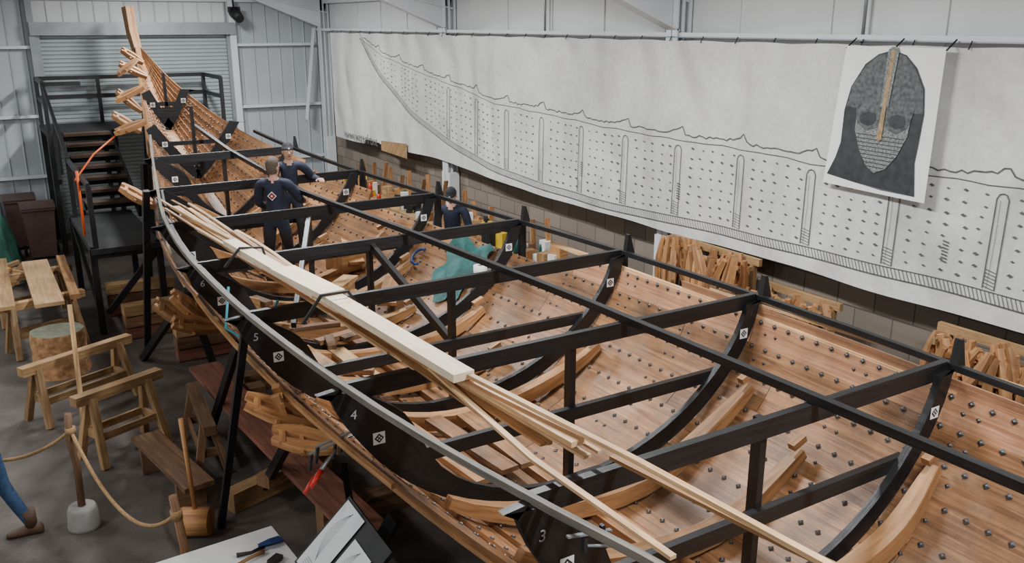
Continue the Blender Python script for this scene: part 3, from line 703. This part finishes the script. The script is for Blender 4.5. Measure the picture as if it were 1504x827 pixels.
# table w/ axe
b=B()
b.box((1.13,5.62,.735),(.86,.74,.03),'paper',.06); b.box((1.13,5.62,.70),(.82,.70,.045),'oakdark',.06)
for x in(.80,1.45):
    for y in(5.35,5.9): b.box((x,y,.35),(.05,.05,.7),'oakdark')
b.make("display_table")
b=B(); z=.775
b.tube([(1.06,5.52,z),(1.17,5.60,z),(1.30,5.65,z),(1.38,5.67,z)],[.016,.013,.013,.018],'clampw',8)
b.tube([(1.20,5.72,z),(1.30,5.70,z),(1.40,5.73,z)],[.018,.012,.016],'blackflat',8)
b.grid([[(1.36,5.76,z),(1.37,5.72,z)],[(1.45,5.78,z+.008),(1.45,5.70,z+.008)],[(1.53,5.81,z),(1.55,5.72,z)]],'blue',smooth=False); b.grid([[(1.36,5.76,z+.015),(1.37,5.72,z+.015)],[(1.45,5.78,z+.02),(1.45,5.70,z+.02)],[(1.53,5.81,z+.004),(1.55,5.72,z+.004)]],'blue',smooth=False)
b.make("hand_axe")
b=B(); b.tube([(1.22,5.40,z),(1.36,5.50,z)],.014,'blackflat',8); b.box((1.42,5.53,z),(.10,.06,.03),'steel',.6); b.make("hand_adze")
M['screen']=paint("drawing_sheet",(.72,.74,.75),.3,.05)
b=B()
def quad(c,ux,uy,w,h,m,o=0):
    c=V(c); ux=V(ux).normalized(); uy=V(uy).normalized(); n=ux.cross(uy); c=c+n*o
    b.poly([c-ux*w/2-uy*h/2,c+ux*w/2-uy*h/2,c+ux*w/2+uy*h/2,c-ux*w/2+uy*h/2],m)
def lectern(c,ang,w,h,pages,zt=.7):
    ux=V((math.cos(ang),math.sin(ang),0)); uy=V((-math.sin(ang)*.75,math.cos(ang)*.75,zt)).normalized(); n=ux.cross(uy)
    c=V(c); b.beam(c-ux*w/2-n*.02,c+ux*w/2-n*.02,h,.03,'blackflat',n)
    for (a,d_,pw,ph) in pages:
        quad(c+ux*a+uy*d_,ux,uy,pw,ph,'screen',.006)
        for k in range(5):
            prev=None
            for q in range(11):
                u=-1+2*q/10; px=c+uy*(d_+u*ph*.36+ph*.08)+ux*(a+pw*(.05+.07*k)*(u*u-.9))
                if prev is not None:
                    dd=(px-prev).normalized(); sd=n.cross(dd)*.0010
                    b.poly([prev-sd+n*.009,px-sd+n*.009,px+sd+n*.009,prev+sd+n*.009],'ink')
                prev=px
        for k in range(4): quad(c+ux*a+uy*(d_-ph*(.34+.03*k)),ux,uy,pw*.6,.003,'ink2',.008)
    for s in(-1,1): b.beam(c+ux*s*w*.4-n*.05,(c.x+ux.x*s*w*.4+.1,c.y+ux.y*s*w*.4,0),.04,.04,'blackflat')
lectern((1.72,5.02,.98),math.radians(-92),.80,.58,[(-.20,.0,.33,.54),(.16,-.06,.30,.42)])
b.make("drawing_display_stand")

# ------------------------------------------------------------------ stairs / platforms
M['tread']=paint("dark_treads",(.06,.035,.022),.6,.3)
b=B()
LZ=1.3
b.box((1.75,15.0,LZ-.04),(.95,2.8,.08),'blackflat')
for x in(1.3,2.2):
    for y in(13.7,16.3): b.beam((x,y,0),(x,y,LZ),.09,.09,'black',(1,0,0))
b.beam((1.3,13.7,LZ-.1),(2.2,13.7,LZ-.1),.06,.12,'black'); b.beam((1.3,13.7,.35),(1.3,16.3,LZ-.1),.05,.09,'black'); b.beam((2.2,13.7,LZ-.1),(1.4,13.7,.3),.05,.09,'black')
n=7
for k in range(n):
    z=LZ+(k+1)*(2.4-LZ)/n; y=16.5+k*.36
    b.box((1.95,y,z),(.8,.3,.05),'tread'); b.box((1.95,y+.13,z-.08),(.8,.03,.12),'blackflat')
for x in(1.5,2.38): b.beam((x,16.3,LZ-.02),(x,19.0,2.35),.05,.24,'black')
b.box((3.0,20.0,2.36),(3.4,1.7,.08),'blackflat')
for x in(1.35,2.5,3.7,4.65):
    for y in(19.2,20.75):
        b.beam((x,y,0),(x,y,2.4),.09,.09,'black',(1,0,0))
        if not(x in(2.5,3.7) and y<20): b.beam((x,y,2.4),(x,y,3.35),.07,.07,'black',(1,0,0))
for z in(3.33,2.95):
    b.beam((1.35,20.75,z),(4.65,20.75,z),.05,.08,'black'); b.beam((1.35,19.2,z),(1.35,20.75,z),.05,.08,'black'); b.beam((4.65,19.2,z),(4.65,20.75,z),.05,.08,'black')
b.beam((1.35,19.2,3.3),(2.0,19.2,3.3),.05,.08,'black')
b.beam((1.35,16.2,2.25),(1.35,19.2,3.3),.05,.07,'black'); b.beam((1.35,16.2,1.3),(1.35,16.2,2.3),.07,.07,'black',(1,0,0)); b.beam((1.35,17.7,1.8),(1.35,17.7,2.8),.06,.06,'black',(1,0,0)); b.beam((1.35,13.7,1.3),(1.35,13.7,2.2),.07,.07,'black',(1,0,0)); b.beam((1.35,13.7,2.2),(1.35,16.2,2.25),.05,.07,'black')
b.beam((1.35,17.9,2.6),(1.2,16.2,1.9),.05,.09,'black')
ssr=b.make("black_access_stairs")
b=B(); b.tube([(1.28,14.2,2.35),(1.28,14.2,2.0),(1.27,14.2,1.4)],.02,'orange',8); b.tube([(1.25,14.3,2.2),(1.6,14.8,2.5),(2.0,15.3,2.7)],.014,'orange',8); b.make("orange_ratchet_strap",ssr)
M['bin']=paint("brown_bin_plastic",(.085,.045,.035),.5,.1)
for x,y in((.95,19.2),(.7,20.3)):
    b=B(); rows=[]
    for z,f in((.06,.82),(.5,.92),(.95,1.0),(.98,1.08),(1.02,1.08)): rows.append([(x+sx*.27*f,y+sy*.33*f,z) for sx,sy in((-1,-1),(1,-1),(1,1),(-1,1))])
    b.grid(rows,'bin',closed=True,smooth=False,caps=True); b.grid([[(x-.3,y-.37,1.03),(x+.3,y-.37,1.03)],[(x-.3,y,1.10),(x+.3,y,1.10)],[(x-.3,y+.36,1.06),(x+.3,y+.36,1.06)]],'bin'); b.tube([(x-.3,y+.4,1.02),(x+.3,y+.4,1.02)],.02,'bin')
    for s in(-1,1): b.tube([(x+s*.26,y+.3,.1),(x+s*.31,y+.3,.1)],.1,'blackflat',14)
    b.make("wheelie_bin")
M['tarp']=paint("green_tarpaulin",(.05,.16,.12),.5,.4,5); M['wtarp']=paint("clear_sheeting",(.42,.45,.45),.35,.3,5)
def heap(name,cx,cy,rx,ry,h,m):
    b=B(); rows=[]
    for a in range(13):
        q=a/12; row=[]
        for t in [2*math.pi*j/28 for j in range(28)]:
            rr=(1-q)*(1+.14*math.sin(3*t+cx)+.08*math.sin(7*t)); row.append((cx+rx*rr*math.cos(t),cy+ry*rr*math.sin(t),h*(1-(1-q)**2.2)*(1+.12*math.sin(5*t+q*6))))
        rows.append(row)
    b.grid(rows,m,closed=True); b.make(name)
heap("tarpaulin_heap",.08,18.95,.45,.6,1.25,'tarp'); heap("plastic_sheeting_heap",-.15,20.3,.45,.55,1.8,'wtarp')
# ------------------------------------------------------------------ people
M['navy']=paint("navy_fabric",(.012,.016,.035),.8,.3,20,0,.3); M['jeans']=paint("blue_denim",(.03,.07,.15),.8,.3,30); M['dark']=paint("dark_trousers",(.015,.015,.018),.8,.3,20)
M['skin']=paint("skin",(.55,.30,.21),.5,.06,10); M['hair']=paint("grey_brown_hair",(.10,.075,.055),.8,.4,50); M['boot']=paint("brown_leather",(.09,.045,.025),.6,.2,20); M['eye']=paint("eye",(.02,.02,.02),.2)
def person(name,loc,h,ang,hands,feet=((-.11,.02),(.11,.02)),lean=0.0,side=0.0,trousers='dark',boot='boot',hat=True,headyaw=0,headpitch=0,foot_yaw=(0,0)):
    root=empty(name); f=h/1.75; R=Matrix.Rotation(ang,3,'Z'); L=V(loc)
    def W_(p): return L+R@(V(p)*f)
    ch=V((side*.8,lean*.8,1.28)); neck=V((side,lean,1.47)); hd=V((side*1.05,lean*1.15,1.62))
    vs=[];es=[];rs=[];lab=[]
    def av(p,r,par,l):
        vs.append(W_(p)); rs.append(r if isinstance(r,tuple) else (r,r)); lab.append(l)
        if par is not None: es.append((par,len(vs)-1))
        return len(vs)-1
    pel=av((0,0,.95),(.155,.12),None,'j'); wa=av((side*.4,lean*.4,1.10),(.15,.12),pel,'j'); c=av(ch,(.165,.13),wa,'j'); sh=av(neck-V((0,0,.06)),(.10,.09),c,'j'); nk=av(neck+V((0,0,.04)),.055,sh,'s'); av(hd-V((0,0,.05)),.05,nk,'s')
    for k,s in enumerate((-1,1)):
        S=V((side+s*.185,lean*.95,1.41)); H=V(hands[k]); mid=(S+H)/2; d_=H-S; l=min(d_.length,.53)
        if d_.length>.53: H=S+d_.normalized()*.53; mid=(S+H)/2
        off=math.sqrt(max(0,.28**2-(l/2)**2)); bend=V((s*.5,-.5,-.7)); dn=(H-S).normalized(); bend=(bend-dn*bend.dot(dn)).normalized(); E=mid+bend*off
        a=av(S,(.085,.08),sh,'j'); e=av(E,.058,a,'j'); e2=av(E.lerp(H,.5),.05,e,'j'); w=av(H,.036,e2,'j')
        hb=B(); dr=(H-E).normalized(); sdv=dr.cross(V((0,0,1)))
        if sdv.length<.2: sdv=V((1,0,0))
        sdv.normalize(); pn=sdv.cross(dr)
        pc=H+dr*.05
        hb.sweep([W_(H),W_(pc),W_(H+dr*.10)],[.055*f,.085*f,.08*f],[.035*f,.032*f,.024*f],'skin',R@pn)
        for q in range(4):
            b0=H+dr*.095+sdv*(-.03+.02*q); ln=[.065,.078,.072,.055][q]
            hb.tube([W_(b0),W_(b0+dr*ln*.5-pn*.008),W_(b0+dr*ln*.8-pn*.028),W_(b0+dr*ln*.85-pn*.05)],[.0095*f,.009*f,.008*f,.006*f],'skin',7)
        b0=H+dr*.03-sdv*s*.035; hb.tube([W_(b0),W_(b0+dr*.035-sdv*s*.03-pn*.01),W_(b0+dr*.065-sdv*s*.03-pn*.02)],[.013*f,.011*f,.008*f],'skin',7)
        hb.make("hand_%d"%k,root)
        Fx,Fy=feet[k]; hip=V((s*.09,0,.88)); an=V((Fx,Fy,.09)); kn=(hip+an)/2+V((s*.01,.05,.02))
        hh=av(hip,.10,pel,'t'); k1=av(hip.lerp(kn,.5),.085,hh,'t'); k2=av(kn,.064,k1,'t'); k3=av(kn.lerp(an,.45),.06,k2,'t'); av(an,.045,k3,'t')
        sb=B(); fy=foot_yaw[k]; fd=V((math.sin(fy),math.cos(fy),0))
        rows=[]
        for t_,w_,h_ in((-.09,.03,.07),(-.07,.04,.10),(0,.045,.13),(.06,.047,.085),(.13,.05,.06),(.18,.042,.045),(.205,.02,.03)):
            cc=V((an.x,an.y,0))+fd*t_; sv=V((fd.y,-fd.x,0))
            rows.append([W_(cc+sv*w_*math.cos(u)+V((0,0,max(0,h_/2+h_/2*math.sin(u)*1.05)))) for u in [2*math.pi*j/12 for j in range(12)]])
        sb.grid(rows,boot,closed=True,caps=True)
        sb.tube([W_(V((an.x,an.y,.08))),W_(V((an.x,an.y,.20))+(kn-an)*.1)],[.05*f,.062*f],boot,12)
        sb.make("boot_%d"%k,root)
    me=bpy.data.meshes.new(name+"_body"); me.from_pydata([tuple(v) for v in vs],es,[]); ob=bpy.data.objects.new("tmp",me); COL.objects.link(ob)
    md=ob.modifiers.new("s","SKIN"); sv=me.skin_vertices[0].data
    for i,r in enumerate(rs): sv[i].radius=(r[0]*f,r[1]*f)
    sv[0].use_root=True; md.branch_smoothing=.6
    ss=ob.modifiers.new("u","SUBSURF"); ss.levels=2; ss.render_levels=2
    dg=bpy.context.evaluated_depsgraph_get(); nm=bpy.data.meshes.new_from_object(ob.evaluated_get(dg)); bpy.data.objects.remove(ob)
    nm.materials.clear()
    for k in('navy',trousers,'skin'): nm.materials.append(M[k])
    segs=[(vs[a],vs[b2],lab[b2]) for a,b2 in es]
    for p in nm.polygons:
        p.use_smooth=True; best=9;bl='j'
        for a,b2,l in segs:
            ab=b2-a; t=max(0,min(1,(p.center-a).dot(ab)/ab.length_squared)); dd=(p.center-(a+ab*t)).length
            if dd<best: best=dd; bl=l
        lo=R.transposed()@(p.center-L); zl=lo.z/f
        if bl=='t' and zl>.80: bl='j'
        if bl=='j' and zl<.80 and abs(lo.x/f)<.18: bl='t'
        p.material_index={'j':0,'t':1,'s':2}[bl]
    bo=bpy.data.objects.new("body",nm); COL.objects.link(bo); bo.parent=root
    hR=R@Matrix.Rotation(headyaw,3,'Z')@Matrix.Rotation(-headpitch,3,'X'); hc=W_(hd)
    hb=B(); Q=lambda p:hc+hR@(V(p)*f)
    rows=[]
    for z,w,fr_,bk in((-.125,.02,.045,-.0),(-.115,.04,.075,.02),(-.09,.052,.088,.05),(-.05,.063,.092,.075),(0,.072,.094,.09),(.04,.074,.092,.094),(.08,.065,.075,.085),(.105,.045,.045,.06),(.12,.01,.01,.02)):
        rows.append([Q((w*math.cos(t),(fr_ if math.sin(t)>0 else bk)*math.sin(t),z)) for t in [2*math.pi*j/20 for j in range(20)]])
    hb.grid(rows,'skin',closed=True,caps=True)
    hb.tube([Q((0,.088,.015)),Q((0,.108,-.02)),Q((0,.117,-.035)),Q((0,.095,-.045))],[.009*f,.012*f,.015*f,.008*f],'skin',8)
    for s in(-1,1):
        hb.ell(Q((s*.03,.083,.008)),(.014*f,.011*f,.008*f),'paper',8,6,hR); hb.ell(Q((s*.03,.092,.008)),(.006*f,.005*f,.006*f),'eye',8,6,hR)
        hb.tube([Q((s*.045,.082,.03)),Q((s*.018,.093,.032))],.005*f,'hair',6); hb.ell(Q((s*.075,-.005,-.01)),(.01*f,.02*f,.032*f),'skin',8,6,hR)
    hb.tube([Q((-.024,.086,-.068)),Q((0,.094,-.066)),Q((.024,.086,-.068))],[.004*f,.007*f,.004*f],'boot',6)
    if hat:
        rows=[]
        for z,w,g in((.022,.083,.103),(.05,.085,.105),(.052,.080,.1),(.09,.074,.088),(.12,.052,.062),(.137,.02,.025),(.14,.002,.002)):
            rows.append([Q((w*math.cos(t),g*math.sin(t)-.003,z+.012*(math.sin(t)*.6))) for t in [2*math.pi*j/20 for j in range(20)]])
        hb.grid(rows,'dark',closed=True); hb.ell(Q((0,.103,.05)),(.014*f,.004*f,.012*f),'paper',8,6,hR)
        rows=[]
        for z,w,g in((-.05,.068,.085),(0,.076,.096),(.03,.078,.098)):
            rows.append([Q((w*math.cos(t),g*math.sin(t),z)) for t in [math.pi+math.pi*j/12 for j in range(13)]])
        hb.grid(rows,'hair')
    else:
        rows=[]
        for z,w,g0,g1 in((-.08,.055,-.03,.078),(-.04,.072,.0,.098),(.02,.082,.015,.106),(.06,.082,.06,.105),(.10,.066,.085,.09),(.13,.04,.05,.05),(.142,.003,.003,.003)):
            rows.append([Q((w*math.cos(t),(g0 if math.sin(t)>0 else g1)*math.sin(t),z)) for t in [2*math.pi*j/20 for j in range(20)]])
        hb.grid(rows,'hair',closed=True)
    hb.make("head",root)
    return root,W_,R
rA,WA,RA=person("man_in_navy_fleece",(3.25,11.15,1.06),1.72,math.radians(-30),((-.15,.30,1.02),(.30,.36,1.12)),hat=False,headyaw=math.radians(-25),feet=((-.14,0),(.14,.05)))
b=B()
for sc_,m_,o in((.06,'paper',0),(.045,'navy',.004),(.03,'red',.006),(.015,'paper',.008)):
    b.poly([WA((-sc_,-.150-o,1.27)),WA((0,-.150-o,1.27-sc_)),WA((sc_,-.150-o,1.27)),WA((0,-.150-o,1.27+sc_))],m_)
b.make("jacket_back_mark",rA)
person("man_in_navy_beanie",(3.72,12.0,1.22),1.62,math.radians(165),((-.42,.22,1.22),(.1,.32,1.15)),hat=True,headyaw=math.radians(10),feet=((-.13,0),(.13,.0)))
person("worker_at_bench",(6.10,11.7,.28),1.80,math.radians(140),((-.16,.38,1.1),(.12,.36,1.0)),hat=True,headpitch=math.radians(30),lean=.10,feet=((-.13,0),(.13,.0)))
b=B(); b.box((6.10,11.7,.255),(1.0,1.4,.05),'trestle')
for x in(5.75,6.45): b.box((x,11.7,.115),(.08,1.3,.23),'trestle')
b.make("standing_platform")
b=B(); b.box((5.85,10.6,1.35),(.3,.4,.12),'teal',.4); b.box((5.85,10.6,.65),(.08,.08,1.28),'oakdark'); b.box((5.85,10.6,.02),(.4,.4,.04),'oakdark'); b.make("work_stand")
person("visitor_in_jeans",(-.27,8.18,0),1.78,math.radians(80),((-.25,.12,.95),(.27,.05,.85)),feet=((-.06,.14),(.10,-.24)),lean=.10,trousers='jeans',hat=True,foot_yaw=(0,0))

# ------------------------------------------------------------------ lighting
M['lamp']=paint("fitting_white",(.8,.8,.8),.4)
for x,pw in((-3.2,165),(3.9,315)):
    for y in(1.0,6.5,12.0,17.5):
        z=5.35 if x>0 else 5.3
        b=B(); b.box((x,y,z+.06),(.34,1.5,.08),'lamp'); b.tube([(x,y-.5,z+.1),(x,y-.5,z+.35)],.01,'greymetal'); b.tube([(x,y+.5,z+.1),(x,y+.5,z+.35)],.01,'greymetal'); lo=b.make("high_bay_light_fitting")
        l=bpy.data.lights.new("tube_light","AREA"); l.shape='RECTANGLE'; l.size=.3; l.size_y=1.4; l.energy=pw; l.color=(.96,.985,1)
        o=bpy.data.objects.new("tube_light",l); COL.objects.link(o); o.location=(x,y,z); o.parent=lo
w=bpy.data.worlds.new("world"); bpy.context.scene.world=w; w.use_nodes=True; w.node_tree.nodes["Background"].inputs[0].default_value=(.6,.65,.7,1); w.node_tree.nodes["Background"].inputs[1].default_value=.3
cam=bpy.data.cameras.new("camera"); o=bpy.data.objects.new("camera",cam); COL.objects.link(o)
cam.lens=31.2; cam.clip_start=.05; o.location=(0,0,4.4); o.rotation_euler=(math.radians(90-16.2),0,math.radians(-31.4))
bpy.context.scene.camera=o
